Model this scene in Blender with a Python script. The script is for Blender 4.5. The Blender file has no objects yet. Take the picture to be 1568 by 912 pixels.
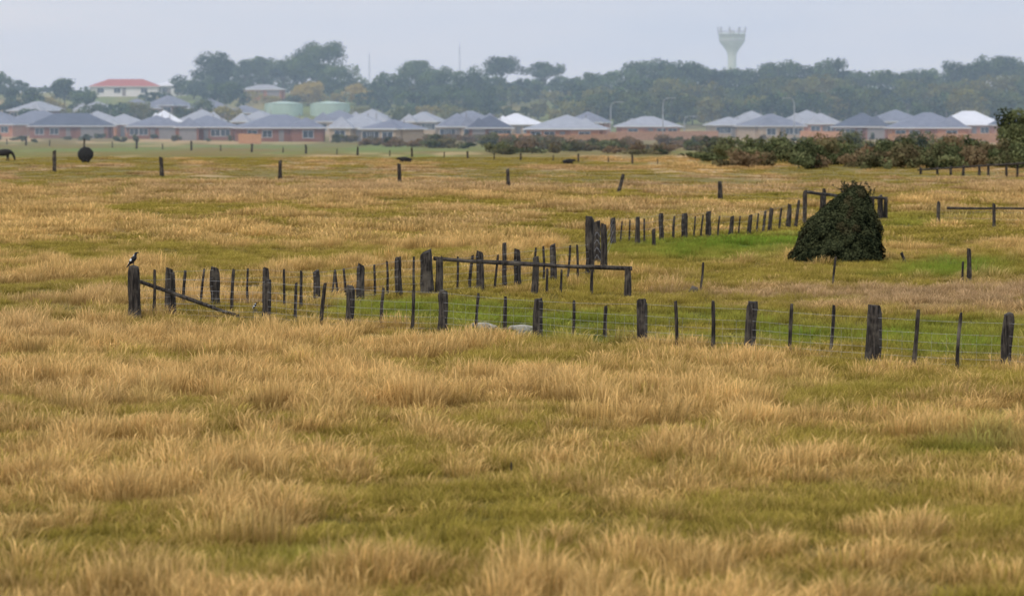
import bpy, math, random
import numpy as np
from mathutils import Vector
rng=np.random.default_rng(7); random.seed(7)
scene=bpy.context.scene
F=5000.0; CH=5.66; PIT=math.atan(285.5/F)
cp,sp=math.cos(PIT),math.sin(PIT)
# ---------------------------------------------------------------- terrain maths
def sstep(a,b,x):
    t=np.clip((np.asarray(x,float)-a)/(b-a),0,1); return t*t*(3-2*t)
def vn(x,y,s=0):
    x=np.asarray(x,float);y=np.asarray(y,float)
    ix=np.floor(x);iy=np.floor(y);fx=x-ix;fy=y-iy
    fx=fx*fx*(3-2*fx);fy=fy*fy*(3-2*fy)
    def h(a,b):
        v=np.sin(a*127.1+b*311.7+s*74.7)*43758.5453
        return v-np.floor(v)
    return (h(ix,iy)*(1-fx)+h(ix+1,iy)*fx)*(1-fy)+(h(ix,iy+1)*(1-fx)+h(ix+1,iy+1)*fx)*fy
def fbm(x,y,sc,o=3,s=0):
    r=0;a=.5;t=0;x=np.asarray(x,float)/sc;y=np.asarray(y,float)/sc
    for i in range(o):
        r=r+a*vn(x,y,s+i*3.1);t+=a;a*=.55;x=x*2.03+5.2;y=y*2.03+1.7
    return r/t
def H(x,y):
    b=0.30*(fbm(x,y,9,3,3)-.5)*(1-sstep(250,500,y))
    return b+11*sstep(700,950,y)+14*fbm(x,y,900,2,9)*sstep(2200,4000,y)
def G(u,v):
    a=(u-784);b=(455.5-v)
    d=Vector((a,cp*F+sp*b,-sp*F+cp*b))
    lo=min(.95*CH/-d.z,660/d.y);hi=lo
    while True:
        hi=hi*1.012
        if CH+d.z*hi<float(H(d.x*hi,d.y*hi)) or d.y*hi>950: break
        lo=hi
    for _ in range(14):
        m=(lo+hi)/2
        if CH+d.z*m<float(H(d.x*m,d.y*m)): hi=m
        else: lo=m
    x,y=d.x*hi,d.y*hi
    return Vector((x,y,float(H(x,y))))
def P(u,d):
    x=(u-784)/F*d
    return Vector((x,d,float(H(x,d))))
def S(p): return F/(p.y*cp+(CH-p.z)*sp)
def zfromv(v,d): return CH+(170-v)*d/F
# vegetation zones: centre and spread, dryness and lushness
Z=[(560,575,420,40,.2,0),(300,540,330,40,.18,0),(850,580,200,35,.1,0),
 (1350,650,260,60,-.2,.1),(1450,700,110,14,-.5,.9),(1500,850,200,80,-.15,.12),(300,640,200,30,-.05,.0),(784,720,900,60,-.02,.0),
 (950,475,330,20,-.8,.7),(620,470,110,18,-.75,.6),(1250,512,330,17,-.8,1.0),(1500,540,160,16,-.6,.9),
 (1050,382,130,14,-.7,1.3),(1130,430,160,10,-.4,.4),(1480,412,130,12,-.6,1.2),(1300,455,300,12,.5,-.6),(1450,470,200,15,.45,-.5),
 (1400,345,180,20,-.25,.3),(1180,365,70,10,-.3,.6),
 (500,365,350,9,.4,-.2),(100,350,200,6,.3,0),(380,392,200,6,-.3,.05),(600,330,250,7,-.25,.0),(200,305,260,7,.25,0),(120,400,150,20,-.05,.0),(60,470,150,22,-.35,.12),(350,490,80,10,-.2,.2),
 (400,228,800,12,-.6,.75),(450,250,900,5,.15,0),(1000,262,700,9,.15,0),(620,830,70,18,-.3,.3),(480,870,60,10,-.4,.5),(700,640,80,8,-.2,.2),(300,440,200,14,-.12,.0)]
def zones(x,y):
    y=np.maximum(np.asarray(y,float),20);x=np.asarray(x,float)
    u=784+F*x/y; v=170+F*CH/y
    big=fbm(x,y,6+y*.03,3,1); sm=fbm(x,y,1.2+y*.012,3,5); st=fbm(x/3.5,y,3+y*.03,2,8);fi=fbm(x,y,.5+y*.006,2,41)
    d=(big-.5)*1.0+(sm-.5)*1.5+(st-.5)*.9+(fi-.5)*1.1
    fk=sstep(90,150,y);d=d*(1+.45*fk)+.47-.05*fk
    l=(fbm(x,y,5+y*.02,3,15)-.74)*1.2
    for (a,b,su,sv,dd,dl) in Z:
        w=np.exp(-.5*(((u-a)/su)**2+((v-b)/sv)**2))
        d=d+dd*w; l=l+dl*w*(.3+1.1*sm)
    l=l+.8*sstep(690,730,y)
    return np.clip(d,0,1),np.clip(l,0,1)
# ---------------------------------------------------------------- node helpers
def newmat(n):
    m=bpy.data.materials.new(n);m.use_nodes=True;nt=m.node_tree;nt.nodes.clear()
    return m,nt,nt.nodes,nt.links
class NB:
    def __init__(s,nt): s.n=nt.nodes;s.l=nt.links
    def node(s,t,**k):
        q=s.n.new(t)
        for a,b in k.items(): setattr(q,a,b)
        return q
    def link(s,a,b): s.l.new(a,b)
    def attr(s,name,typ='GEOMETRY'):
        return s.node('ShaderNodeAttribute',attribute_name=name,attribute_type=typ).outputs['Fac']
    def math(s,op,a,b=None,clamp=False):
        q=s.node('ShaderNodeMath',operation=op,use_clamp=clamp)
        for i,v in enumerate((a,b)):
            if v is None: continue
            if isinstance(v,(int,float)): q.inputs[i].default_value=v
            else: s.link(v,q.inputs[i])
        return q.outputs[0]
    def mix(s,f,a,b,bt='MIX'):
        q=s.node('ShaderNodeMix',data_type='RGBA',blend_type=bt)
        for i,v in ((0,f),(6,a),(7,b)):
            if isinstance(v,(int,float)): q.inputs[i].default_value=v
            elif isinstance(v,tuple): q.inputs[i].default_value=(*v,1)
            else: s.link(v,q.inputs[i])
        return q.outputs[2]
    def noise(s,scale,detail=3,co=None,rough=.6):
        q=s.node('ShaderNodeTexNoise');q.inputs['Scale'].default_value=scale;q.inputs['Detail'].default_value=detail
        q.inputs['Roughness'].default_value=rough
        if co is not None: s.link(co,q.inputs['Vector'])
        return q.outputs['Fac']
    def pos(s): return s.node('ShaderNodeNewGeometry').outputs['Position']
    def obj(s): return s.node('ShaderNodeTexCoord').outputs['Object']
    def ramp(s,f,a,b):
        q=s.node('ShaderNodeMapRange');q.inputs[1].default_value=a;q.inputs[2].default_value=b;s.link(f,q.inputs[0]);return q.outputs[0]
def principled(nb,col,rough=.8,spec=.2,bump=None,bs=.3,bd=.02,metal=0):
    b=nb.node('ShaderNodeBsdfPrincipled');b.inputs['Roughness'].default_value=rough
    b.inputs['Specular IOR Level'].default_value=spec;b.inputs['Metallic'].default_value=metal
    if isinstance(col,tuple): b.inputs['Base Color'].default_value=(*col,1)
    else: nb.link(col,b.inputs['Base Color'])
    if bump is not None:
        q=nb.node('ShaderNodeBump');q.inputs['Strength'].default_value=bs;q.inputs['Distance'].default_value=bd
        nb.link(bump,q.inputs['Height']);nb.link(q.outputs[0],b.inputs['Normal'])
    o=nb.node('ShaderNodeOutputMaterial');nb.link(b.outputs[0],o.inputs[0]);return b
def simple(name,c1,c2,scale=3,rough=.8,spec=.2,bs=.3,metal=0,bd=.02):
    m,nt,_,_=newmat(name);nb=NB(nt)
    f=nb.ramp(nb.noise(scale,4,nb.obj()),.3,.7)
    principled(nb,nb.mix(f,c1,c2),rough,spec,f,bs,bd,metal);return m
# grass
def grass_mat():
    m,nt,_,_=newmat('grass_blades');nb=NB(nt)
    t=nb.attr('t');d=nb.attr('dry','INSTANCER');l=nb.attr('lush','INSTANCER');p=nb.attr('pale','INSTANCER')
    rnd=nb.node('ShaderNodeObjectInfo').outputs['Random'];bt=nb.attr('tone')
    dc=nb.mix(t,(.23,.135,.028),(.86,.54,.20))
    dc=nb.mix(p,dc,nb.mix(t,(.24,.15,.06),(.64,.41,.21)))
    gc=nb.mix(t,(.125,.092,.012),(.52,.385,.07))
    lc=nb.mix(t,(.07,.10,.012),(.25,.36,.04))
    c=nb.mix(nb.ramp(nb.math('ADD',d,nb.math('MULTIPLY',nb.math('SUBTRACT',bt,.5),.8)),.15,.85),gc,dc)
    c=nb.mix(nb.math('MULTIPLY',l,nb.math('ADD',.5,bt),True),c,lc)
    br=nb.math('ADD',.46,nb.math('ADD',nb.math('MULTIPLY',rnd,.46),nb.math('MULTIPLY',bt,.5)))
    cc=nb.node('ShaderNodeCombineColor')
    for i in range(3): nb.link(br,cc.inputs[i])
    c=nb.mix(1.0,c,cc.outputs[0],'MULTIPLY')
    a=nb.node('ShaderNodeBsdfDiffuse');b=nb.node('ShaderNodeBsdfTranslucent');nb.link(c,a.inputs[0]);nb.link(c,b.inputs[0])
    x=nb.node('ShaderNodeMixShader');x.inputs[0].default_value=.35;nb.link(a.outputs[0],x.inputs[1]);nb.link(b.outputs[0],x.inputs[2])
    o=nb.node('ShaderNodeOutputMaterial');nb.link(x.outputs[0],o.inputs[0]);return m
def ground_mat():
    m,nt,_,_=newmat('pasture_ground');nb=NB(nt)
    d=nb.attr('dry');l=nb.attr('lush');far=nb.attr('far');po=nb.pos()
    n1=nb.noise(.35,5,po);n2=nb.noise(2.2,4,po);n3=nb.noise(.06,4,po)
    dn=nb.math('ADD',d,nb.math('MULTIPLY',nb.math('SUBTRACT',nb.math('ADD',n1,n2),1.0),.9))
    dn=nb.ramp(dn,.2,.8)
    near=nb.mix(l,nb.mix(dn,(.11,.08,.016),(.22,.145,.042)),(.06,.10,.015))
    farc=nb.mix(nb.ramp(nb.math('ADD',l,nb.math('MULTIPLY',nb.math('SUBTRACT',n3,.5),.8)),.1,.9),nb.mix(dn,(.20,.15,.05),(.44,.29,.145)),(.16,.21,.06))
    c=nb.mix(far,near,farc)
    principled(nb,c,.95,.05,nb.math('ADD',n1,n2),.6,.15);return m
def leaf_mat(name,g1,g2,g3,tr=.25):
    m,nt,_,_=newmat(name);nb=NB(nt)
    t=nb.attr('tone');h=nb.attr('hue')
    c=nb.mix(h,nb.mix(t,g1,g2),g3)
    a=nb.node('ShaderNodeBsdfDiffuse');b=nb.node('ShaderNodeBsdfTranslucent');nb.link(c,a.inputs[0]);nb.link(c,b.inputs[0])
    x=nb.node('ShaderNodeMixShader');x.inputs[0].default_value=tr;nb.link(a.outputs[0],x.inputs[1]);nb.link(b.outputs[0],x.inputs[2])
    o=nb.node('ShaderNodeOutputMaterial');nb.link(x.outputs[0],o.inputs[0]);return m
def wood_mat():
    m,nt,_,_=newmat('weathered_post_wood');nb=NB(nt)
    mp=nb.node('ShaderNodeMapping');mp.inputs['Scale'].default_value=(22,22,2.5);nb.link(nb.obj(),mp.inputs[0])
    f=nb.noise(1,5,mp.outputs[0]);g=nb.noise(2.5,3,nb.pos())
    c=nb.mix(nb.ramp(f,.4,.75),(.014,.011,.009),(.10,.080,.062))
    c=nb.mix(nb.ramp(g,.5,.8),c,(.14,.115,.085))
    principled(nb,c,.9,.15,f,.8,.02);return m
def brick_mat(name,a,b,mo):
    m,nt,_,_=newmat(name);nb=NB(nt)
    q=nb.node('ShaderNodeTexBrick');q.inputs['Scale'].default_value=4;q.inputs['Color1'].default_value=(*a,1);q.inputs['Color2'].default_value=(*b,1);q.inputs['Mortar'].default_value=(*mo,1)
    mp=nb.node('ShaderNodeMapping');mp.inputs['Rotation'].default_value=(math.radians(90),0,0);nb.link(nb.obj(),mp.inputs[0]);nb.link(mp.outputs[0],q.inputs['Vector'])
    n=nb.noise(.7,3,nb.obj());c=nb.mix(nb.ramp(n,.3,.8),q.outputs[0],tuple(x*.8 for x in a))
    principled(nb,c,.9,.1);return m
def roof_mat(name,a,b):
    m,nt,_,_=newmat(name);nb=NB(nt)
    w=nb.node('ShaderNodeTexWave',bands_direction='Z');w.inputs['Scale'].default_value=2.2;w.inputs['Distortion'].default_value=.4;nb.link(nb.obj(),w.inputs[0])
    n=nb.noise(.9,4,nb.obj());c=nb.mix(nb.ramp(nb.math('ADD',nb.math('MULTIPLY',w.outputs['Fac'],.3),n),.35,1.),a,b)
    principled(nb,c,.65,.3,w.outputs['Fac'],.4,.05);return m
M_gr=grass_mat();M_gd=ground_mat();M_wood=wood_mat()
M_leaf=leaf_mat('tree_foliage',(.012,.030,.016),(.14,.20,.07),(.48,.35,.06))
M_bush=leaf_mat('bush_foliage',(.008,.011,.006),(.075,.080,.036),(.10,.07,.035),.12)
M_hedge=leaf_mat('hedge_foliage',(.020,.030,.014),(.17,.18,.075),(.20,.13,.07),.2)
M_bark=simple('tree_bark',(.07,.055,.04),(.16,.13,.10),4)
M_wire=simple('galvanised_wire',(.30,.28,.27),(.42,.40,.38),8,.7,.2,0,0)
M_roofs=[roof_mat('roof_tiles_slate',(.13,.14,.18),(.23,.24,.29)),roof_mat('roof_tiles_dark',(.06,.07,.10),(.12,.13,.17)),roof_mat('roof_tiles_grey',(.26,.27,.30),(.38,.39,.42)),roof_mat('roof_metal_white',(.6,.62,.66),(.78,.79,.82)),roof_mat('roof_tiles_red',(.34,.09,.07),(.45,.14,.11))]
M_walls=[brick_mat('brick_orange',(.55,.23,.11),(.45,.17,.08),(.45,.36,.28)),brick_mat('brick_brown',(.30,.12,.07),(.22,.09,.06),(.33,.27,.22)),brick_mat('brick_cream',(.52,.38,.24),(.46,.34,.21),(.5,.45,.38)),simple('render_white',(.7,.7,.68),(.8,.8,.78),2)]
M_glass=simple('window_glass',(.02,.03,.04),(.06,.07,.09),1,.15,.6,0)
M_trim=simple('white_trim',(.62,.62,.6),(.7,.7,.69),2,.6)
M_garage=simple('garage_door_metal',(.22,.20,.19),(.28,.26,.25),1,.5)
M_paling=simple('paling_timber',(.42,.20,.10),(.60,.33,.16),2)
M_tower=simple('tower_concrete',(.55,.68,.60),(.68,.79,.71),.3)
M_tank=simple('green_tank_metal',(.36,.48,.40),(.44,.56,.48),.5,.5)
M_steel=simple('pole_steel',(.35,.37,.38),(.45,.46,.47),1,.5,.4)
M_cow=simple('black_cattle_hide',(.008,.007,.006),(.022,.018,.015),6,.75,.3)
M_wool=simple('sheep_wool',(.26,.23,.17),(.50,.45,.36),9,.95,.05,.9)
M_wrap=simple('black_bale_wrap',(.008,.008,.008),(.03,.028,.026),5,.7,.3,.8,0,.06)
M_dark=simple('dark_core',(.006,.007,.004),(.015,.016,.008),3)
M_hoof=simple('horn_hoof',(.05,.045,.04),(.09,.08,.07),8,.5)
# ---------------------------------------------------------------- mesh builder
def link(o,parent=None):
    scene.collection.objects.link(o)
    if parent: o.parent=parent
    return o
def empty(name,loc=(0,0,0),rz=0):
    e=bpy.data.objects.new(name,None);e.location=loc;e.rotation_euler=(0,0,rz);e.empty_display_size=.5;return link(e)
class MB:
    def __init__(s): s.V=[];s.FA=[];s.n=0;s.A={'tone':[],'hue':[],'t':[]}
    def add(s,V,Fs,mat=0,tone=.5,hue=0.,t=0.):
        V=np.asarray(V,float);s.V.append(V)
        for f in (Fs if isinstance(Fs,list) else [Fs]):
            s.FA.append((np.asarray(f,int)+s.n,mat))
        for k,v in (('tone',tone),('hue',hue),('t',t)):
            s.A[k].append(np.broadcast_to(np.asarray(v,float),(len(V),)))
        s.n+=len(V);return s
    def mesh(s,name,mats,smooth=False,attrs=('tone','hue')):
        me=bpy.data.meshes.new(name);V=np.concatenate(s.V)
        me.vertices.add(len(V));me.vertices.foreach_set('co',V.astype(np.float32).ravel())
        L=np.concatenate([f.ravel() for f,_ in s.FA]);tot=np.concatenate([np.full(len(f),f.shape[1]) for f,_ in s.FA])
        mi=np.concatenate([np.full(len(f),m) for f,m in s.FA]);st=np.concatenate([[0],np.cumsum(tot)[:-1]])
        me.loops.add(len(L));me.loops.foreach_set('vertex_index',L.astype(np.int32))
        me.polygons.add(len(tot));me.polygons.foreach_set('loop_start',st.astype(np.int32));me.polygons.foreach_set('loop_total',tot.astype(np.int32))
        me.polygons.foreach_set('material_index',mi.astype(np.int32));me.polygons.foreach_set('use_smooth',np.full(len(tot),smooth))
        me.update(calc_edges=True)
        for k in attrs:
            a=me.attributes.new(k,'FLOAT','POINT');a.data.foreach_set('value',np.concatenate(s.A[k]).astype(np.float32))
        for m in mats: me.materials.append(m)
        return me
    def obj(s,name,mats,parent=None,smooth=False,loc=(0,0,0),rz=0):
        o=bpy.data.objects.new(name,s.mesh(name,mats,smooth));o.location=loc;o.rotation_euler=(0,0,rz);return link(o,parent)
def box(mb,c,d,mat=0,rz=0):
    x,y,z=[k/2 for k in d]
    V=np.array([[a*x,b*y,e*z] for e in(-1,1) for b in(-1,1) for a in(-1,1)],float)
    if rz:
        co,si=math.cos(rz),math.sin(rz);V[:,:2]=V[:,:2]@np.array([[co,si],[-si,co]])
    mb.add(V+np.array(c),np.array([[0,2,3,1],[4,5,7,6],[0,1,5,4],[2,6,7,3],[0,4,6,2],[1,3,7,5]]),mat)
def tube(mb,pts,rad,k=8,mat=0,jit=0,cap=True,tone=.5):
    pts=np.asarray(pts,float);n=len(pts);V=[]
    for i in range(n):
        d=pts[min(i+1,n-1)]-pts[max(i-1,0)];d=d/(np.linalg.norm(d)+1e-9)
        up=np.array([0,1.,0]) if abs(d[2])>.7 else np.array([0,0,1.])
        a=np.cross(d,up);a/=np.linalg.norm(a);b=np.cross(d,a)
        for j in range(k):
            th=2*math.pi*j/k;r=rad[i]*(1+jit*(random.random()-.5)*2)
            V.append(pts[i]+a*math.cos(th)*r+b*math.sin(th)*r)
    q=np.array([[i*k+j,i*k+(j+1)%k,(i+1)*k+(j+1)%k,(i+1)*k+j] for i in range(n-1) for j in range(k)])
    Fs=[q]
    if cap: Fs.append(np.array([list(range((n-1)*k,n*k))]));Fs.append(np.array([list(range(k))[::-1]]))
    mb.add(V,Fs,mat,tone)
# ---------------------------------------------------------------- ground
def ground():
    ys=np.concatenate([np.linspace(-60,30,12)[:-1],30*np.exp(np.linspace(0,math.log(200),620))])
    xs=np.linspace(-1,1,281);xs=np.sign(xs)*np.abs(xs)**1.25
    YY=np.repeat(ys,len(xs));XX=np.tile(xs,len(ys))*(55+np.maximum(YY,0)*.55)
    ZZ=H(XX,YY);mb=MB()
    r,c=len(ys),len(xs);i=np.arange((r-1)*c).reshape(r-1,c)[:,:-1].ravel()
    mb.add(np.stack([XX,YY,ZZ],1),np.stack([i,i+1,i+c+1,i+c],1))
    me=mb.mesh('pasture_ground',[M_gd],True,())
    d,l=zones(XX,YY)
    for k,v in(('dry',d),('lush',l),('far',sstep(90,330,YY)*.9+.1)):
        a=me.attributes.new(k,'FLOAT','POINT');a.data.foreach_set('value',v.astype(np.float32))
    link(bpy.data.objects.new('pasture_ground',me))
ground()
# ---------------------------------------------------------------- grass
def tuft(n,rad,h,w,seed,wide=.0,lean=.25,hv=.4):
    r=np.random.default_rng(seed);mb=MB()
    a=r.random(n)*6.283;q=rad*r.random(n)**.62;bx,by=np.cos(a)*q,np.sin(a)*q
    hh=h*(1-hv+hv*2*r.random(n)*(1-.45*(q/rad)))
    la=r.normal(0,lean,n)+.14+.35*bx/rad;lb=r.normal(0,lean,n)+.35*by/rad
    th=r.random(n)*3.1416;dx,dy=np.cos(th)*w/2,np.sin(th)*w/2
    sh=(r.random(n)<wide);mw=np.where(sh,2.0,.8);ww=np.where(sh,.45,1.)
    z0=-.04
    V=np.zeros((n,5,3))
    V[:,0]=np.stack([bx-dx*ww,by-dy*ww,np.full(n,z0)],1);V[:,1]=np.stack([bx+dx*ww,by+dy*ww,np.full(n,z0)],1)
    f=np.where(sh,.8,.55)
    mx=bx+la*hh*f*.8;my=by+lb*hh*f*.8
    V[:,2]=np.stack([mx+dx*mw,my+dy*mw,hh*f],1);V[:,3]=np.stack([mx-dx*mw,my-dy*mw,hh*f],1)
    V[:,4]=np.stack([bx+la*hh*1.25,by+lb*hh*1.25,hh],1)
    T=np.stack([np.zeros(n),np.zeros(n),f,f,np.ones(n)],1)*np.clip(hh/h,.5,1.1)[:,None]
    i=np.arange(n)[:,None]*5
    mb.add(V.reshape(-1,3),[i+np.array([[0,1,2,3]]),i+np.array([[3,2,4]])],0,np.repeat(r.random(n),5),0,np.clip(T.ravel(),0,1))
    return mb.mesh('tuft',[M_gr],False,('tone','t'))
src=bpy.data.collections.new('grass_tuft_sources')
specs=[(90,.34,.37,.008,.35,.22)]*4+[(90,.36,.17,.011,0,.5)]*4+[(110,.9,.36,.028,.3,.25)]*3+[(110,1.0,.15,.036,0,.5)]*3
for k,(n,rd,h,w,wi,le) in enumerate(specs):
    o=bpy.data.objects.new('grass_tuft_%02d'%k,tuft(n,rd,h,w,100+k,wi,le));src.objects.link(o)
def scatter(y0,y1,dens):
    area=.19*(y1*y1-y0*y0)+8*(y1-y0);n=int(area*dens)
    y=np.sqrt(rng.random(n)*(y1*y1-y0*y0)+y0*y0);x=(rng.random(n)*2-1)*(.19*y+4);return x,y
def grass_field(name,parts):
    XS=[];YS=[];VR=[];SC=[]
    for (y0,y1,dens,tall,short) in parts:
        x,y=scatter(y0,y1,dens);d,l=zones(x,y);tus=fbm(x,y,.9,2,51)
        pt=np.clip((d-.33)*1.5,0.07,.75)*(1-.8*l);isT=rng.random(len(x))<pt
        hs=np.where(isT,.45+.70*d,.6+.7*rng.random(len(x))+.5*l)*(.65+.6*rng.random(len(x)))*(.5+1.0*tus)
        hs*=np.where((y>260),.6,1.)
        pen=(784+F*x/y>1050)&(170+F*CH/y<500)&(170+F*CH/y>430);hs=np.where(pen&isT,hs*.6,hs)
        s=.8+.5*rng.random(len(x))
        XS.append(x);YS.append(y);VR.append(np.where(isT,rng.integers(tall[0],tall[1],len(x)),rng.integers(short[0],short[1],len(x))))
        SC.append(np.stack([s,s,hs],1))
    x=np.concatenate(XS);y=np.concatenate(YS);d,l=zones(x,y);v=170+F*CH/y
    d=d+rng.normal(0,.2,len(x));VRc=np.concatenate(VR);isTall=(VRc<4)|((VRc>=8)&(VRc<11));d=np.where(isTall,d+.18,d-.06)
    me=bpy.data.meshes.new(name);me.vertices.add(len(x))
    me.vertices.foreach_set('co',np.stack([x,y,H(x,y)],1).astype(np.float32).ravel())
    pale=np.clip(fbm(x,y,20,2,31)*1.2-.5+.7*np.exp(-((v-270)/25)**2)+.8*np.exp(-((v-458)/22)**2)*(784+F*x/y>1000),0,1)
    for k,t,a in(('dry','FLOAT',np.clip(d,0,1)),('lush','FLOAT',l),('pale','FLOAT',pale),('rz','FLOAT',rng.normal(0,.95,len(x))),('variant','INT',VRc)):
        q=me.attributes.new(k,t,'POINT');q.data.foreach_set('value',a.astype(np.int32 if t=='INT' else np.float32))
    q=me.attributes.new('sc','FLOAT_VECTOR','POINT');q.data.foreach_set('vector',np.concatenate(SC).astype(np.float32).ravel())
    o=link(bpy.data.objects.new(name,me))
    ng=bpy.data.node_groups.new('grass_instancer','GeometryNodeTree')
    ng.interface.new_socket('Geometry',in_out='INPUT',socket_type='NodeSocketGeometry');ng.interface.new_socket('Geometry',in_out='OUTPUT',socket_type='NodeSocketGeometry')
    N=ng.nodes;L=ng.links
    gi=N.new('NodeGroupInput');go=N.new('NodeGroupOutput');ip=N.new('GeometryNodeInstanceOnPoints');ci=N.new('GeometryNodeCollectionInfo')
    ci.inputs[0].default_value=src;ci.inputs['Separate Children'].default_value=True;ci.inputs['Reset Children'].default_value=True
    def na(nm,t):
        q=N.new('GeometryNodeInputNamedAttribute');q.data_type=t;q.inputs[0].default_value=nm;return q.outputs[0]
    cx=N.new('ShaderNodeCombineXYZ');L.new(na('rz','FLOAT'),cx.inputs[2])
    L.new(gi.outputs[0],ip.inputs['Points']);L.new(ci.outputs[0],ip.inputs['Instance']);ip.inputs['Pick Instance'].default_value=True
    L.new(na('variant','INT'),ip.inputs['Instance Index']);L.new(cx.outputs[0],ip.inputs['Rotation']);L.new(na('sc','FLOAT_VECTOR'),ip.inputs['Scale'])
    L.new(ip.outputs[0],go.inputs[0])
    md=o.modifiers.new('instances','NODES');md.node_group=ng
    print('grass pts',len(x))
grass_field('pasture_grass',[(34,80,8.5,(0,4),(4,8)),(80,140,3.6,(0,4),(4,8)),(140,250,.8,(8,11),(11,14)),(250,400,.25,(8,11),(11,14))])
# ---------------------------------------------------------------- fences
def post(parent,u,top,base,w,kind='post',lean=0,h=None):
    p=G(u,base);s=S(p);h=(base-top)/s;r=w/s/2
    mb=MB();k=10 if w>8 else 6
    lx=lean if lean else random.uniform(-.03,.03);ly=random.uniform(-.03,.03)
    zs=[-.3,0,h*.3,h*.6,h*.88,h];wob=random.uniform(-.02,.02)
    pts=[(lx*z+wob*math.sin(z*3),ly*z,z) for z in zs]
    rr=[r*1.12,r*1.08,r*random.uniform(.95,1.05),r*random.uniform(.9,1.02),r*random.uniform(.88,1),r*.8]
    tube(mb,pts,rr,k,0,.13)
    V=mb.V[-1]
    V[-k:,2]+=np.array([random.uniform(-.03,.02)*(w/14) for _ in range(k)])+ (V[-k:,0]-V[-k:,0].mean())*random.uniform(-.5,.5)
    mb.obj(kind,[M_wood],parent,False,p,random.random()*.4)
    return p,h,lx
def rail(parent,a,b,r,name='rail',sag=.0):
    mb=MB();n=7;a=np.array(a);b=np.array(b)
    pts=[a+(b-a)*i/(n-1)+np.array([0,0,-sag*math.sin(math.pi*i/(n-1))+random.uniform(-.01,.01)]) for i in range(n)]
    tube(mb,pts,[r*random.uniform(.85,1.1) for _ in range(n)],7,0,.1);mb.obj(name,[M_wood],parent)
def at(u,v,vb):
    p=G(u,vb);return (p.x,p.y,p.z+(vb-v)/S(p))
def fence(name,posts,drops=(),wires=(.18,.38,.58,.78,1.0),rw=.004,net=0):
    e=empty(name);L=[]
    for q in posts:
        p,h,lx=post(e,*q[:4],'post',q[4] if len(q)>4 else 0);L.append((p,h))
    for q in drops: post(e,*q[:4],'dropper',q[4] if len(q)>4 else 0)
    if wires:
        mb=MB()
        for f in wires:
            for (p,h),(p2,h2) in zip(L[:-1],L[1:]):
                hh=1.12
                a=np.array((p.x,p.y-.06,p.z+min(f*hh,h*.95)));b=np.array((p2.x,p2.y-.06,p2.z+min(f*hh,h2*.95)))
                n=4;pts=[a+(b-a)*i/n+np.array([0,0,-.02*math.sin(math.pi*i/n)]) for i in range(n+1)]
                tube(mb,pts,[rw]*(n+1),3,0,0,False)
        if net:
            for (p,h),(p2,h2) in zip(L[:-1],L[1:]):
                n=max(1,int((p2-p).length/net))
                for i in range(1,n):
                    q=p.lerp(p2,i/n);x=random.uniform(-.02,.02)
                    tube(mb,[(q.x+x,q.y-.065,q.z-.02),(q.x,q.y-.065,q.z+wires[-2]*1.12)],[rw*.6]*2,3,0,0,False)
        mb.obj('wires',[M_wire],e)
    return e
f1=fence('wire_and_post_fence',
 [(206,407,488,20),(265,416,486,12),(408,428,491,13,.04),(534,437,503,14,.05),(677,444,509,16,.03),(823,457,519,16),(984,457,532,17),(1148,460,541,17,.05),(1336,467,557,25,.04),(1541,479,568,18),(1760,492,583,18)],
 [(235,412,487,5,.04),(452,432,490,5,.03),(491,432,502,6,.1),(583,440,502,5,.08),(630,443,512,6,.05),(728,448,510,5,.08),(773,453,514,6,.02),(877,459,521,5,.03),(926,467,519,6,.03),(1036,460,538,6),(1091,460,541,6),(1209,464,547,6,.03),(1271,466,543,6,.08),(1397,473,571,7,.09),(1466,478,571,6,.05)],
 wires=(.1,.22,.36,.52,.7,.95),rw=.003,net=.35)
rail(f1,at(214,430,486),at(365,484,489),.055,'brace_rail')
f2=fence('stockyard_fence',
 [(258,410,476,13),(330,409,472,15),(407,409,470,11),(485,414,467,12),(552,404,462,12),(611,393,455,11),(654,385,453,21),(735,384,447,12),(793,381,439,11),(848,374,431,10),(903,331,424,13)],
 [(280,413,471,5,.07),(307,411,472,4,.1),(355,411,476,5,.04),(379,410,468,4),(435,411,471,4),(461,414,474,5),(508,414,458,4,.12),(518,412,456,4,-.1),(531,410,458,4,-.1),(574,404,455,4),(593,399,453,4),(634,392,449,4),(700,392,447,4),(718,390,446,5,.1),(757,389,444,4,.1),(773,371,441,8),(816,378,434,4,.08),(832,376,432,4),(869,375,427,4,.08),(885,374,427,4)],rw=.003)
g1=fence('timber_rail_gate',[(672,393,452,12),(818,393,453,11,.05),(906,405,451,5),(961,408,455,11)],[(837,410,448,4),(858,412,450,4,.05)],wires=None)
rail(g1,at(664,395,452),at(968,411,455),.065,'top_rail',.03)
f3=fence('railed_paddock_fence',
 [(903,333,420,13),(914,338,403,11),(924,342,418,10),(939,333,375,9),(976,331,374,8),(1013,326,368,8),(1048,326,364,10),(1085,323,361,9),(1118,330,360,7,.1),(1146,328,359,7,.1),(1178,318,355,7,.1),(1206,312,350,7,.08),(1232,291,344,6)],
 [(950,338,373,3,.1),(963,336,372,3,.05),(987,334,371,3),(1001,350,378,6),(1031,330,366,4,.05),(1062,330,364,3,.08),(1073,328,363,3,.1),(1099,330,361,3,.1),(1131,330,359,3,.1),(1158,326,357,3,.1),(1168,322,356,4,.12),(1193,318,353,4,.12),(1218,306,348,5,.12)],wires=(.3,.55,.8,1.05),rw=.003)
y1=fence('stockyard_gateway',[(1232,291,344,6),(1260,298,342,8),(1335,300,338,7),(1347,299,337,9),(1356,301,337,7)],(),wires=None)
rail(y1,at(1232,293,343),at(1288,300,340),.09,'top_rail');rail(y1,at(1285,300,340),at(1357,303,337),.07,'top_rail')
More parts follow.
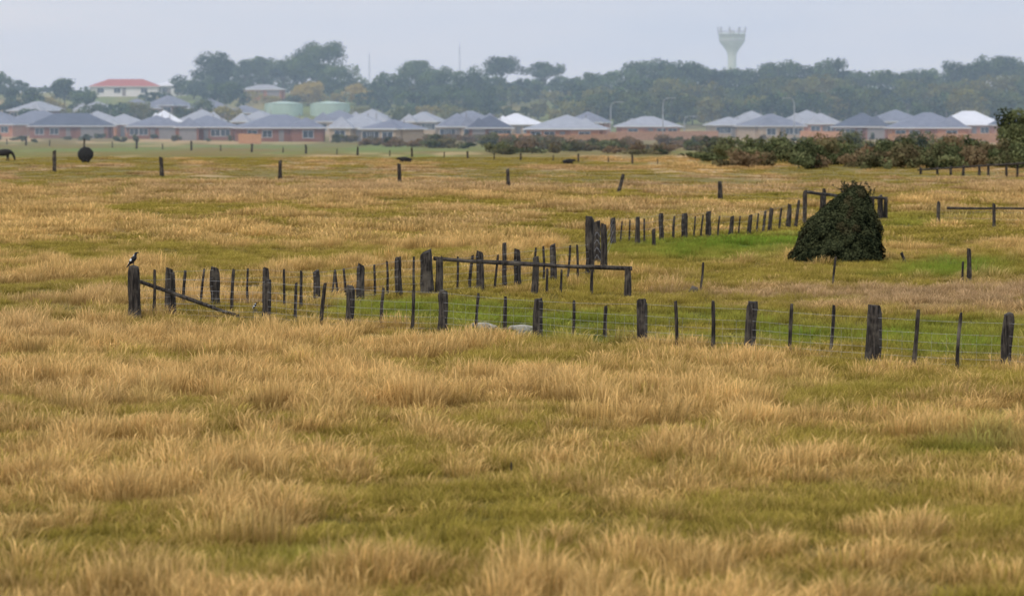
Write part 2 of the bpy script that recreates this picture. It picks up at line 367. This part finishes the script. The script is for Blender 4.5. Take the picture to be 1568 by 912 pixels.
f4=fence('far_paddock_fence',[(-95,226,259,6),(83,230,263,6),(248,240,270,7,-.05),(429,245,277,6),(612,250,284,6),(779,258,290,6,-.06),(946,266,296,6,.32),(1103,277,307,7),(1262,288,318,6)],(),wires=(.4,.8,1.1),rw=.003)
dr=[]
for i in range(16):
    u=-40+i*84+random.uniform(-6,6);vb=221+ (u/1000)*30 if u<1010 else None
    if vb: dr.append((u,vb-random.uniform(11,15),vb,3.2,random.uniform(-.06,.06)))
fence('distant_paddock_fence',dr,[(u+42+random.uniform(-8,8),v2-8,v2+.8,1.8) for (u,_,v2,_,_) in dr],wires=(.5,1.),rw=.004)
f5=fence('right_paddock_fence',[(1437,308,346,6),(1522,311,349,6),(1610,312,351,6)],(),wires=(.4,.7),rw=.003)
rail(f5,at(1450,318,347),at(1612,319,350),.06)
fence('short_wire_fence',[(1386,386,403,5,-.3),(1484,380,434,8)],[(1474,400,435,4)],wires=None)
for u,a,b,w in((1275,392,441,4),(1072,401,446,4)):
    post(None,u,a,b,w,'steel_fence_stake',.1)
post(None,783,707,728,3,'steel_fence_stake',.05)
f6=fence('timber_yard_fence',[(1412+i*21+random.uniform(-4,4),256-i*1.1,267+i*.5,4.5) for i in range(9)],(),wires=None)
rail(f6,at(1405,260,267),at(1590,248,271),.08,'top_rail')
# ---------------------------------------------------------------- foliage
def leaves(mb,C,N,size,tone,hue,mat=0):
    n=len(C);N=N/(np.linalg.norm(N,axis=1,keepdims=True)+1e-9)
    R=rng.normal(size=(n,3));A=np.cross(N,R);A/=np.linalg.norm(A,axis=1,keepdims=True)+1e-9;B=np.cross(N,A)
    s=size*(.6+.8*rng.random((n,1)));A=A*s*.5;B=B*s*.38
    V=np.stack([C-A,C-B,C+A,C+B],1).reshape(-1,3)
    i=np.arange(n)[:,None]*4+np.arange(4)[None]
    mb.add(V,i,mat,np.repeat(np.clip(tone,0,1),4),np.repeat(np.clip(hue,0,1),4))
def puff(mb,c,r,n,size,tone,hue,mat=0,zmin=None):
    D=rng.normal(size=(n,3));D/=np.linalg.norm(D,axis=1,keepdims=True)
    k=.55+.6*rng.random((n,1))**.8
    C=np.array(c)+D*np.array(r)*k
    if zmin is not None: C[:,2]=np.maximum(C[:,2],zmin+rng.random(n)*.3)
    leaves(mb,C,D*1.0+rng.normal(size=(n,3))*.4,size,tone+rng.normal(0,.14,n),hue+rng.normal(0,.05,n),mat)
def tree_geo(mb,o,h,w,style,hue=0.,leaf=.55,dens=1.):
    o=np.array(o,float);tr=max(.18,h*.022)
    if style=='mass': cb,fl=.05,.8
    elif style=='umbrella': cb,fl=.42,.75
    else: cb,fl=.28,.85
    cz=h*(cb+1)/2;ch=h*(1-cb)/2
    lean=random.uniform(-.06,.06)*h
    tube(mb,[o+np.array((0,0,-.4)),o+np.array((lean*.2,0,h*.25)),o+np.array((lean*.6,0,h*.5)),o+np.array((lean,0,h*.75))],[tr*1.3,tr,tr*.75,tr*.35],7,1,.1)
    n=int(40 if style=='mass' else 30)
    tb=random.uniform(-.2,.2)
    for i in range(n):
        a=random.random()*6.283;q=math.sqrt(random.random())*.85;zz=random.uniform(-.85,.9)
        lim=math.sqrt(max(0,1-zz*zz*.8))
        if style=='umbrella': zz=random.uniform(-.5,.85);lim=math.sqrt(1-max(0,zz)**2*.85)
        c=o+np.array((lean+math.cos(a)*q*lim*w/2,math.sin(a)*q*lim*w/2,cz+zz*ch*.85))
        pr=min(w*random.uniform(.11,.21),h*.17);r=(pr*1.15,pr,pr*fl)
        m=int(dens*9*(pr*pr)/(leaf*leaf)*1.3)+12
        puff(mb,c,r,m,leaf,random.uniform(.0,1.)*(.6+.4*(zz+1)/2)+tb,hue,0,o[2])  # random tone, lightened up the crown: light from above painted into leaf colour
        if style!='mass' and i%3==0:
            st=o+np.array((lean*.5,0,h*random.uniform(.3,.5)));md=(st+c)/2+np.array((0,0,-h*.03))
            tube(mb,[st,md,c],[tr*.55,tr*.35,tr*.15],5,1)
def tree(name,u,d,vt,wpx,style,hue=0.):
    p=P(u,d);h=zfromv(vt,d)-p.z;w=wpx*d/F
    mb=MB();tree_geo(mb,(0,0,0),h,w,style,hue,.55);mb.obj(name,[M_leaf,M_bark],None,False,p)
for q in [(-5,880,110,50,'mass'),(42,800,134,90,'mass'),(100,830,119,40,'round'),(127,800,138,60,'mass'),(325,900,80,70,'round'),(298,880,112,80,'mass'),(345,925,108,90,'mass'),
 (375,930,91,64,'umbrella'),(404,930,89,56,'round'),(434,930,93,60,'umbrella'),(488,900,67,90,'round'),(468,890,86,80,'round'),(515,880,98,96,'mass'),(472,850,122,58,'mass',.9),(548,850,126,54,'mass',.9),
 (600,860,110,80,'mass'),(636,900,93,54,'umbrella'),(655,870,105,70,'round'),(700,850,101,150,'mass'),(745,860,114,76,'mass'),(770,920,88,66,'umbrella'),(792,870,120,80,'mass'),(835,930,96,70,'umbrella'),(820,880,122,80,'mass'),
 (575,840,140,76,'mass'),(640,800,138,90,'mass'),(720,800,128,120,'mass'),(240,860,140,60,'mass'),(20,900,122,60,'round'),(400,950,110,110,'mass'),(345,830,126,90,'mass')]:
    tree('gum_tree' if q[4]!='mass' else 'cypress_tree',*q)
def belt():
    mb=MB()
    prof=[(850,132),(875,126),(910,106),(940,120),(985,96),(1010,99),(1060,101),(1100,110),(1150,114),(1185,93),(1215,98),(1240,106),(1270,85),(1300,108),(1350,117),(1400,107),(1450,102),(1485,108),(1520,91),(1570,103),(1640,100),(1700,108)]
    U=[a for a,_ in prof];T=[b for _,b in prof]
    for u in np.arange(862,1720,22):
        d=870+random.uniform(-15,15);vt=np.interp(u,U,T)+random.uniform(-6,6)-4;p=P(u,d)
        tree_geo(mb,p,zfromv(vt,d)-p.z,random.uniform(44,70)*d/F,random.choice(['mass','round','umbrella']) if vt<112 else 'mass',0,.6,.65)
    for u in np.arange(868,1720,26):
        d=810+random.uniform(-12,12);vt=np.interp(u,U,T)+random.uniform(8,22);vt=max(vt,114);p=P(u,d)
        tree_geo(mb,p,zfromv(vt,d)-p.z,random.uniform(50,85)*d/F,'mass',random.choice([0,0,.15,.3]),.6,.65)
    for u in np.arange(880,1720,30):
        d=770+random.uniform(-10,10);vt=random.uniform(132,158);p=P(u,d)
        tree_geo(mb,p,zfromv(vt,d)-p.z,random.uniform(50,90)*d/F,'mass',random.choice([0,.1,.2,.35]),.6,.65)
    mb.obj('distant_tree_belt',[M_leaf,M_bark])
    mb=MB()
    for u in np.arange(-60,880,30):
        d=random.choice([945,965,985]);vt=random.uniform(114,130) if u>270 else random.uniform(128,140);p=P(u,d)
        tree_geo(mb,p,zfromv(vt,d)-p.z,random.uniform(60,100)*d/F,'mass',0,.7,.6)
    for u in np.arange(545,880,34):
        d=random.uniform(850,890);vt=random.uniform(124,142);p=P(u,d)
        tree_geo(mb,p,zfromv(vt,d)-p.z,random.uniform(60,95)*d/F,'mass',random.choice([0,.1,.4]),.7,.6)
    for u in np.arange(-60,870,34):
        d=random.uniform(745,820)
        if 375<u<550: d=random.uniform(842,860)
        vt=random.uniform(148,168) if d<830 else random.uniform(138,150);p=P(u,d)
        tree_geo(mb,p,max(2.5,zfromv(vt,d)-p.z),random.uniform(30,70)*d/F,'mass',random.choice([0,.1,.3,.6]),.5,.7)
    mb.obj('distant_garden_trees',[M_leaf,M_bark])
belt()
def shrubs(name,items,leaf=.3):
    mb=MB()
    for (u,vb,w,h,hue) in items:
        p=G(u,vb);s=S(p);W=w/s;Hh=h/s
        for i in range(8):
            a=random.random()*6.283;q=random.random()*.6
            pr=W*random.uniform(.14,.28)
            c=(p.x+math.cos(a)*q*W/2*1.4,p.y+math.sin(a)*q*W/2,p.z+Hh*random.uniform(.15,.72))
            puff(mb,c,(pr,pr,Hh*random.uniform(.2,.34)),int(8*pr*Hh*.5/(leaf*leaf))+20,leaf,random.uniform(.0,1.),max(0,hue+random.uniform(-.15,.15)),0,p.z)
    return mb.obj(name,[M_hedge])
it=[]
for i in range(70):
    u=random.uniform(640,1120);it.append((u,random.uniform(222,237)-(0 if u>760 else 8),random.uniform(25,55),random.uniform(9,22),random.choice([0,.2,.5,1.])))
for i in range(26):it.append((random.uniform(490,690),random.uniform(216,225),random.uniform(15,40),random.uniform(7,18),random.choice([0,.3,.6,1.])))
for i in range(24):it.append((random.uniform(-20,490),random.uniform(212,218),random.uniform(6,22),random.uniform(5,13),random.choice([0,0,.3,.8])))
for i in range(16):it.append((random.uniform(1090,1540),random.uniform(212,218),random.uniform(8,20),random.uniform(6,14),random.choice([0,0,.3,.8])))
shrubs('garden_hedgerow',it,.3)
it=[]
for i in range(80):
    u=random.uniform(1035,1570);vb=random.uniform(244,259) if u>1100 else random.uniform(240,250)
    it.append((u,vb,random.uniform(25,75),random.uniform(18,46) if u>1110 else random.uniform(8,14),random.choice([0,0,0,.15,.4,.9])))
for u in range(1090,1500,24): it.append((u,random.uniform(232,238),50,random.uniform(22,34),.1))
shrubs('paddock_hedgerow',it,.28)
p=G(1556,250);mb=MB();s=S(p);tree_geo(mb,(0,0,0),86/s,72/s,'mass',0,.28,1.3);mb.obj('cypress_tree',[M_hedge,M_bark],None,False,p)
# ivy covered mound bush
def bush():
    p=G(1283,402);s=S(p);W=142/s;Hh=116/s
    LL=lambda t:-.5+.63*t**2.0
    RR=lambda t:.49-.22*t**2.6
    mb=MB()
    k=20;n=12;V=[]
    for i in range(n):
        t=i/(n-1)*.93;l,r=LL(t)*W,RR(t)*W;cx=(l+r)/2;rx=(r-l)/2*.82
        for j in range(k):
            a=2*math.pi*j/k;V.append((cx+math.cos(a)*rx,math.sin(a)*rx*.85,t*Hh-.05))
    q=np.array([[i*k+j,i*k+(j+1)%k,(i+1)*k+(j+1)%k,(i+1)*k+j] for i in range(n-1) for j in range(k)])
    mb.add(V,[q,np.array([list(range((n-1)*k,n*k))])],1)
    N=46000;t=rng.random(N)**1.1;a=rng.random(N)*6.283
    l,r=LL(t),RR(t)
    cx=(l+r)/2*W;rx=(r-l)/2*W
    ca,sa=np.cos(a),np.sin(a)
    lump=.78+.34*fbm(ca*2.2+20+sa,t*4+sa*1.5,.6,3,2)
    k2=(.90+.16*rng.random(N))*lump
    C=np.stack([cx+ca*rx*k2,sa*rx*.85*k2,t*Hh*(.97+.04*rng.random(N))],1)
    Nn=np.stack([ca,sa,.3+t],1)+rng.normal(size=(N,3))*.5
    tone=fbm(ca*5+9,t*7+sa*4,1,3,7)*1.7-.4+rng.normal(0,.3,N)
    hue=np.clip(fbm(ca*3,t*4+sa*3,1,2,17)*2-1.2,0,.8)
    leaves(mb,C,Nn,.085,tone,hue,0)
    for i in range(22):
        z=random.uniform(.2,.92);m=(LL(z)+RR(z))/2;hw=(RR(z)-LL(z))/2;xx=random.uniform(-.9,.9)
        c=((m+hw*xx*.8)*W,-hw*W*.76*math.sqrt(1-xx*xx)*random.choice([1,1,-1]),z*Hh)
        puff(mb,c,(.2,.2,.18),330,.08,random.uniform(.2,.9),random.choice([0,0,.4]),0)
    for i in range(90):
        x0=random.gauss(.20,.07)*W;y0=random.uniform(-.25,.25);z0=Hh*random.uniform(.86,.97);L=random.uniform(.12,.36)
        dx=random.gauss(0,.4);dy=random.gauss(0,.3)
        tube(mb,[(x0,y0,z0),(x0+dx*L*.5,y0+dy*L*.5,z0+L*.55),(x0+dx*L*1.1,y0+dy*L,z0+L)],[.008,.006,.003],4,2)
        for z in (.4,.6,.8,1): puff(mb,(x0+dx*L*z,y0+dy*L*z,z0+L*z),(.05,.05,.05),7,.05,.5,.2,0)
    mb.obj('ivy_covered_bush',[M_bush,M_dark,M_bark],None,False,p)
bush()
# ---------------------------------------------------------------- houses
def hip(mb,cx,cy,z,w,d,h,ov=.55,mat=1):
    X=w/2+ov;Y=d/2+ov
    if X>=Y: a=(cx-(X-Y),cy,z+h);b=(cx+(X-Y)+.01,cy,z+h)
    else: a=(cx,cy-(Y-X),z+h);b=(cx,cy+(Y-X)+.01,z+h)
    V=[(cx-X,cy-Y,z),(cx+X,cy-Y,z),(cx+X,cy+Y,z),(cx-X,cy+Y,z),a,b]
    if X>=Y: mb.add(V,[np.array([[0,1,5,4],[2,3,4,5]]),np.array([[1,2,5],[3,0,4]]),np.array([[3,2,1,0]])],mat)
    else: mb.add(V,[np.array([[1,2,5,4],[3,0,4,5]]),np.array([[0,1,4],[2,3,5]]),np.array([[3,2,1,0]])],mat)
    for (x,y,a1,b1) in((cx,cy-Y-.02,2*X+.08,.04),(cx,cy+Y+.02,2*X+.08,.04)): box(mb,(x,y,z-.09),(a1,b1,.2),3)
    for x in(cx-X-.02,cx+X+.02): box(mb,(x,cy,z-.09),(.04,2*Y,.2),3)
def window(mb,x,y,z,w,h):
    box(mb,(x,y-.03,z),(w,.06,h),2)
    for dz in(-h/2,h/2): box(mb,(x,y-.05,z+dz),(w+.16,.10,.08),3)
    for dx in(-w/2,0,w/2): box(mb,(x+dx,y-.045,z),(.07,.09,h-.085),3)
def house(p,W,Ht,wm,rm,rz=0,wing=1,D=None,name='brick_house',panels=False):
    e=empty(name,p,rz);D=D or random.uniform(10,13);wh=2.6;rh=max(1.2,Ht-wh)
    mb=MB();box(mb,(0,0,wh/2-.2),(W,D,wh+.4),0);mats=[M_walls[wm],M_roofs[rm],M_glass,M_trim,M_garage]
    ww=W*.38;wx=wing*W*.27;wy=-D/2-1.4
    if wing: box(mb,(wx,wy+.01,wh/2-.2),(ww,2.8,wh+.398),0)
    mb.obj('walls',mats,e)
    mb=MB();hip(mb,0,0,wh+.02,W,D,rh,.6)
    if wing:
        hip(mb,wx,-D/2+ww*.5-2.8,wh+.035,ww,ww,rh*.8,.5)
    for k in range(2): tube(mb,[(W*(.1+.15*k),.5,wh+rh*.6),(W*(.1+.15*k),.5,wh+rh*1.06)],[.08,.08],6,4)
    mb.obj('roof',mats,e)
    mb=MB();fy=-D/2
    if wing:
        if random.random()<.6: box(mb,(wx,wy-1.42,1.1),(min(4.8,ww*.8),.05,2.2),4);box(mb,(wx,wy-1.43,2.26),(min(4.9,ww*.82),.09,.09),3)
        else: window(mb,wx,wy-1.4,1.4,2.0,1.4)
    xs=[-wing*W*.38,-wing*W*.2] if wing else [-W*.35,-W*.1,W*.3]
    for x in xs: window(mb,x,fy,1.45,1.8,1.3)
    box(mb,(-wing*W*.03,fy-.03,1.05),(.95,.07,2.1),4)
    mb.obj('windows_and_doors',mats,e)
    return e
hs=[(5,208,66,34,0,0,0),(110,211,124,38,1,1,1),(240,212,80,36,1,0,1),(318,214,84,38,1,0,-1),(190,208,70,34,0,2,-1),(428,216,126,41,1,0,1),(555,216,84,42,2,2,-1),(602,219,66,36,2,0,1),(700,213,56,40,2,0,1),(750,216,64,40,1,1,-1),
 (868,219,116,43,0,2,1),(992,212,94,34,0,2,-1),(1116,209,56,30,2,2,1),(1180,211,80,37,2,0,-1),(1256,207,56,34,0,2,-1),(1320,213,84,41,1,1,1),(1420,216,116,44,0,0,1),(1532,209,60,32,0,1,-1),(-70,208,90,34,1,0,1)]
for (u,v,w,h,wm,rm,wg) in hs:
    p=G(u,v);s=S(p);house(p,w/s,h/s,wm,rm,random.uniform(-.35,.35),wg)
for (u,d,w,h,wm,rm) in [(1482,715,92,5.6,0,3),(60,735,90,5.2,1,0),(150,740,80,5,0,2),(310,745,70,5.2,2,2),(252,738,50,5.2,1,3),(520,740,80,5.2,2,0),(570,745,60,5.2,2,2),(400,740,60,5,0,2),(790,720,80,5.0,2,3),(720,740,60,5,1,0),(900,735,60,5.,0,0),(1235,735,80,5.3,0,2),(1370,740,80,5.2,0,0),(1150,740,60,5,1,2),(-20,750,80,5.4,2,0),(650,740,50,4.8,2,2),
   (210,800,60,4.8,0,0),(260,810,50,5,1,0),(320,800,60,5,1,0),(150,790,60,4.8,2,2),(60,790,60,4.8,1,2),(375,780,50,4.4,0,0)]:
    p=P(u,d);house(p,w*d/F,h,wm,rm,random.uniform(-.3,.3),random.choice([-1,1]))
p=P(194,900);house(p,102*900/F,4.6,3,4,0,0,9,'red_roofed_building')
p=P(262,905);house(p,50*900/F,3.8,3,3,0,0,8,'white_shed')
p=P(405,880);house(p,62*880/F,3.9,0,2,0,1,8,'school_building')
# water tanks
for u,w in((435,58),(506,60)):
    p=P(u,812);r=w*812/F/2;mb=MB();ht=zfromv(155,812)-p.z
    tube(mb,[(0,0,-1),(0,0,ht-.6),(0,0,ht-.6),(0,0,ht-.5)],[r,r,r*1.02,r*1.02],36);tube(mb,[(0,0,ht-.5),(0,0,ht)],[r,r*.15],36)
    for j in range(12):
        a=j/12*6.283;box(mb,(math.cos(a)*r,math.sin(a)*r,ht/2-.5),(.15,.15,ht-.4),0,a)
    mb.obj('water_tank',[M_tank],None,False,p)
# paling fences
def paling(a,b,h=1.7):
    mb=MB();A=G(*a);B=G(*b);L=(B-A).length;n=int(L/.28);rz=math.atan2(B.y-A.y,B.x-A.x)
    for i in range(n):
        q=A.lerp(B,(i+.5)/n);hh=h+random.uniform(-.04,.04);box(mb,(q.x,q.y,q.z+hh/2-.1),(.26,.03,hh+.2),0,rz)
    mid=(A+B)/2
    for z in(.4,1.4): box(mb,(mid.x,mid.y+.05,mid.z+z),(L,.05,.09),0,rz)
    mb.obj('paling_fence',[M_paling])
paling((930,215),(1100,213));paling((815,222),(945,220));paling((1225,213),(1290,214));paling((1360,220),(1530,218));paling((365,219),(400,220));paling((750,219),(815,220))
# lamps, masts
def lamp(u,vb,vt,side=1,name='street_lamp'):
    p=G(u,vb);h=(vb-vt)/S(p);mb=MB()
    pts=[(0,0,-.2),(0,0,h*.5),(0,0,h*.85),(side*.25,0,h*.96),(side*.8,0,h),(side*1.8,0,h*1.005)]
    tube(mb,pts,[.12,.10,.08,.07,.06,.05],8);box(mb,(side*2.1,0,h),(.8,.3,.14));mb.obj(name,[M_steel],None,True,p)
lamp(935,214,156,1);lamp(1048,212,178,1);lamp(1216,212,150,-1);lamp(1015,214,150,1);lamp(113,210,160,1)
def mast(u,d,vt):
    p=P(u,d);h=zfromv(vt,d)-p.z;mb=MB()
    for j in range(3):
        a=j*2.094;tube(mb,[(math.cos(a)*.5,math.sin(a)*.5,-1),(math.cos(a)*.12,math.sin(a)*.12,h*.9)],[.06,.04],5)
    for i in range(14):
        z0,z1=h*.9*i/14,h*.9*(i+1)/14;q0=.5-.38*i/14;q1=.5-.38*(i+1)/14
        for j in range(3):
            a=j*2.094;b=a+2.094;tube(mb,[(math.cos(a)*q0,math.sin(a)*q0,z0),(math.cos(b)*q1,math.sin(b)*q1,z1)],[.03,.03],4)
    tube(mb,[(0,0,h*.85),(0,0,h)],[.07,.04],5);mb.obj('radio_mast',[M_steel],None,False,p)
mast(566,1000,78);mast(704,1000,64);mast(421,930,84)
# water tower
def tower():
    d=1400;x=(1120-784)/F*d;g=float(H(x,d));e=empty('water_tower',(x,d,0));mb=MB();k=36
    pr=[(2.4,g-1),(2.0,g+3),(1.85,29),(2.0,30.2),(2.7,31.6),(4.1,33.6),(5.2,34.9),(5.6,35.8),(5.6,38.4),(5.85,38.4),(5.85,38.8)]
    tube(mb,[(0,0,z) for _,z in pr],[r for r,_ in pr],k);mb.obj('shaft_and_bowl',[M_tower],e,True)
    mb=MB()
    tube(mb,[(0,0,35.75),(0,0,36.05)],[5.75,5.75],k)
    for i in range(24):
        a=i/24*6.283;tube(mb,[(math.cos(a)*5.7,math.sin(a)*5.7,38.8),(math.cos(a)*5.7,math.sin(a)*5.7,40)],[.06,.06],4)
    for z in(39.4,40):
        tube(mb,[(math.cos(i/24*6.283)*5.7,math.sin(i/24*6.283)*5.7,z) for i in range(25)],[.06]*25,4,0,0,False)
    for i in range(9):
        a=i/9*6.283+.3;c=(math.cos(a)*5.9,math.sin(a)*5.9);tube(mb,[(c[0],c[1],37),(c[0],c[1],41.6)],[.12,.12],5)
        box(mb,(c[0]*1.04,c[1]*1.04,40.6),(.6,.35,2.0),0,a+1.57)
    tube(mb,[(0,0,38.8),(0,0,40.2)],[1.3,1.1],12)
    mb.obj('railing_and_antennas',[M_steel],e)
tower()
# ---------------------------------------------------------------- animals
def skin(name,V,E,R,mat,parent,sub=2):
    me=bpy.data.meshes.new(name);me.from_pydata(V,E,[]);me.materials.append(mat)
    o=link(bpy.data.objects.new(name,me),parent)
    m=o.modifiers.new('skin','SKIN');m.use_smooth_shade=True
    for i,r in enumerate(R):
        d=me.skin_vertices[0].data[i];d.radius=(r,r) if not isinstance(r,tuple) else r;d.use_root=(i==0)
    s=o.modifiers.new('sub','SUBSURF');s.levels=sub;s.render_levels=sub
    return o
def beast(name,p,rz,sc,pose,mat,fat=1.):
    e=empty(name,p,rz);e.scale=(sc,)*3;dz=-.52 if pose=='lying' else 0
    V=[(-.7,0,1.06+dz),(-.2,0,1.0+dz),(.38,0,1.02+dz),(.78,0,1.14+dz)];R=[.33*fat,.41*fat,.37*fat,.25*fat];E=[(0,1),(1,2),(2,3)]
    if pose=='graze': hd=[(1.05,.02,.92),(1.22,.04,.55),(1.32,.05,.18)]
    elif pose=='lying': hd=[(1.0,.05,1.22+dz),(1.2,.1,1.22+dz),(1.44,.12,1.08+dz)]
    else: hd=[(1.05,.02,1.3),(1.25,.04,1.38),(1.55,.05,1.22)]
    V+=hd;R+=[.17,.135,.085];E+=[(3,4),(4,5),(5,6)]
    for s in(1,-1):
        b=len(V)
        if pose=='lying':
            V+=[(.5,.24*s,.3),(.85,.3*s,.12),(.5,.34*s,.07)];R+=[.13,.07,.05];E+=[(2,b),(b,b+1),(b+1,b+2)];b=len(V)
            V+=[(-.7,.3*s,.35),(-.3,.42*s,.22),(-.75,.45*s,.08),(-.4,.5*s,.06)];R+=[.18,.12,.06,.05];E+=[(0,b),(b,b+1),(b+1,b+2),(b+2,b+3)]
        else:
            fo=.1*s
            V+=[(.5,.2*s,.74),(.5+fo*.5,.2*s,.42),(.5+fo,.2*s,.05)];R+=[.14,.068,.06];E+=[(2,b),(b,b+1),(b+1,b+2)];b=len(V)
            V+=[(-.76,.2*s,.82),(-.6-fo*.5,.22*s,.64),(-.86-fo*.6,.2*s,.42),(-.78-fo,.2*s,.05)];R+=[.18,.12,.062,.058];E+=[(0,b),(b,b+1),(b+1,b+2),(b+2,b+3)]
    b=len(V);h=V[5];V+=[(h[0]-.06,h[1]+.17,h[2]+.1),(h[0]-.06,h[1]-.17,h[2]+.1)];R+=[.035,.035];E+=[(5,b),(5,b+1)]
    b=len(V);V+=[(-1.02,0,1.12+dz),(-1.1,.03,.75+dz*.6),(-1.1,.04,max(.12,.45+dz))];R+=[.04,.03,.045];E+=[(0,b),(b,b+1),(b+1,b+2)]
    skin('body',V,E,R,mat,e);return e
beast('black_cow',G(5,247),math.radians(0),1.02,'graze',M_cow,1.1)
beast('black_cow',G(621,249),math.radians(175),.72,'lying',M_cow,1.25)
beast('black_cow',G(870,251),math.radians(10),.62,'lying',M_cow,1.2)
beast('resting_sheep',G(744,508),math.radians(160),.29,'lying',M_wool,1.1)
beast('resting_sheep',G(803,513),math.radians(200),.32,'lying',M_wool,1.1)
# black wrapped round bale with pole
def bale():
    p=G(131,249);s=S(p);R=11.5/s;mb=MB();k=28
    ys=[-.6,-.55,-.2,.2,.55,.6];rr=[R*.9,R,R,R,R,R*.9]
    V=[]
    for y,r in zip(ys,rr):
        for j in range(k):
            a=2*math.pi*j/k;q=r*random.uniform(.955,1.03);V.append((math.cos(a)*q,y,R+.12+math.sin(a)*q))
    q=np.array([[i*k+j,i*k+(j+1)%k,(i+1)*k+(j+1)%k,(i+1)*k+j] for i in range(5) for j in range(k)])
    mb.add(V,[q,np.array([list(range(k))[::-1]]),np.array([list(range(5*k,6*k))])])
    for x in(-.3,.3): box(mb,(x,0,.09),(.12,1.1,.24))
    mb.obj('wrapped_hay_bale',[M_wrap],None,True,p,.25)
    post(None,129,212,247,2.4,'steel_fence_stake',.001)
bale()
def magpie(p,sc,rz,name='magpie'):
    e=empty(name,p,rz);e.scale=(sc,)*3
    m,nt,_,_=newmat('magpie_plumage');nb=NB(nt)
    co=nb.obj()
    acc=None
    for (c,r) in(((.02,0,.28),.04),((-.05,.05,.17),.035),((-.05,-.05,.17),.035),((-.1,0,.09),.03)):
        q=nb.node('ShaderNodeVectorMath',operation='DISTANCE');nb.link(co,q.inputs[0]);q.inputs[1].default_value=c
        v=nb.math('LESS_THAN',q.outputs['Value'],r);acc=v if acc is None else nb.math('MAXIMUM',acc,v)
    principled(nb,nb.mix(acc,(.008,.008,.010),(.6,.6,.58)),.6,.3)
    V=[(0,0,.17),(.045,0,.23),(.06,0,.29),(.075,0,.335),(.12,0,.34),(.16,0,.335),(-.06,0,.11),(-.11,0,.05),(-.17,0,-.03)]
    R=[.068,.058,.036,.036,.016,.005,.05,.022,(.03,.008)];E=[(0,1),(1,2),(2,3),(3,4),(4,5),(0,6),(6,7),(7,8)]
    skin('body',V,E,R,m,e)
    mb=MB()
    for s in(1,-1):
        tube(mb,[(.0,.025*s,.12),(.015,.028*s,.06),(.0,.03*s,.005)],[.012,.006,.005],6)
        for a in(-.5,0,.5,3.14): tube(mb,[(0,.03*s,.006),(.035*math.cos(a),.03*s+.035*math.sin(a),.002)],[.005,.003],5)
    mb.obj('legs',[M_hoof],e)
q=G(206,488);hh=81/S(q)
magpie((q.x-.03,q.y,q.z+hh-.01),1.1,math.radians(-12))
def stump(u,v,w,h):
    p=G(u,v);s=S(p);mb=MB();r=w/s/2;hh=h/s
    tube(mb,[(0,0,-.1),(0,0,hh*.4),(.03,0,hh*.8),(.05,0,hh)],[r*1.3,r,r*.9,r*.6],9,0,.2);mb.obj('tree_stump',[M_wood],None,False,p);return p,hh
stump(1062,451,13,13)
q,hh=stump(390,482,8,9);magpie((q.x,q.y,q.z+hh),.55,math.radians(20))
# ---------------------------------------------------------------- mist
def mist():
    m,nt,_,_=newmat('morning_mist');nb=NB(nt)
    v=nb.node('ShaderNodeVolumeScatter');v.inputs['Color'].default_value=(.68,.86,1,1);v.inputs['Density'].default_value=.00105;v.inputs['Anisotropy'].default_value=.0
    o=nb.node('ShaderNodeOutputMaterial');nb.link(v.outputs[0],o.inputs['Volume'])
    mb=MB();box(mb,(0,975,90),(1800,1150,200));mb.obj('sky_mist',[m])
mist()
# ---------------------------------------------------------------- light
w=bpy.data.worlds.new('World');scene.world=w;w.use_nodes=True;nt=w.node_tree;nt.nodes.clear();nb=NB(nt)
EL,AZ=math.radians(48),math.radians(-35)
sky=nb.node('ShaderNodeTexSky',sky_type='NISHITA');sky.sun_disc=False;sky.sun_elevation=EL;sky.sun_rotation=AZ+math.pi;sky.dust_density=3
tc=nb.node('ShaderNodeTexCoord').outputs['Generated']
mp=nb.node('ShaderNodeMapping');mp.inputs['Scale'].default_value=(1,1,6);nb.link(tc,mp.inputs[0])
cl=nb.ramp(nb.noise(4,4,mp.outputs[0]),.3,.72)
cloud=nb.mix(cl,(8.0,10.2,14.0),(10.6,12.1,14.4))
c=nb.mix(.88,sky.outputs[0],cloud)
bg=nb.node('ShaderNodeBackground');nb.link(c,bg.inputs[0]);bg.inputs[1].default_value=.1
o=nb.node('ShaderNodeOutputWorld');nb.link(bg.outputs[0],o.inputs[0])
sd=bpy.data.lights.new('sun','SUN');sd.energy=1.9;sd.angle=math.radians(12);sd.color=(1,.92,.79)
so=link(bpy.data.objects.new('sun',sd));so.location=(-40,-20,60)
dirv=Vector((math.sin(AZ)*math.cos(EL),-math.cos(AZ)*math.cos(EL),math.sin(EL)))
so.rotation_euler=dirv.to_track_quat('Z','Y').to_euler()
scene.view_settings.view_transform='Standard';scene.view_settings.look='None';scene.view_settings.exposure=0
cd=bpy.data.cameras.new('camera');cd.sensor_width=36;cd.lens=36*F/1568;cd.clip_end=12000;cd.clip_start=1
cd.dof.use_dof=True;cd.dof.focus_distance=88;cd.dof.aperture_fstop=1.6
co=link(bpy.data.objects.new('camera',cd));co.location=(0,0,CH);co.rotation_euler=(math.pi/2-PIT,0,0)
scene.camera=co
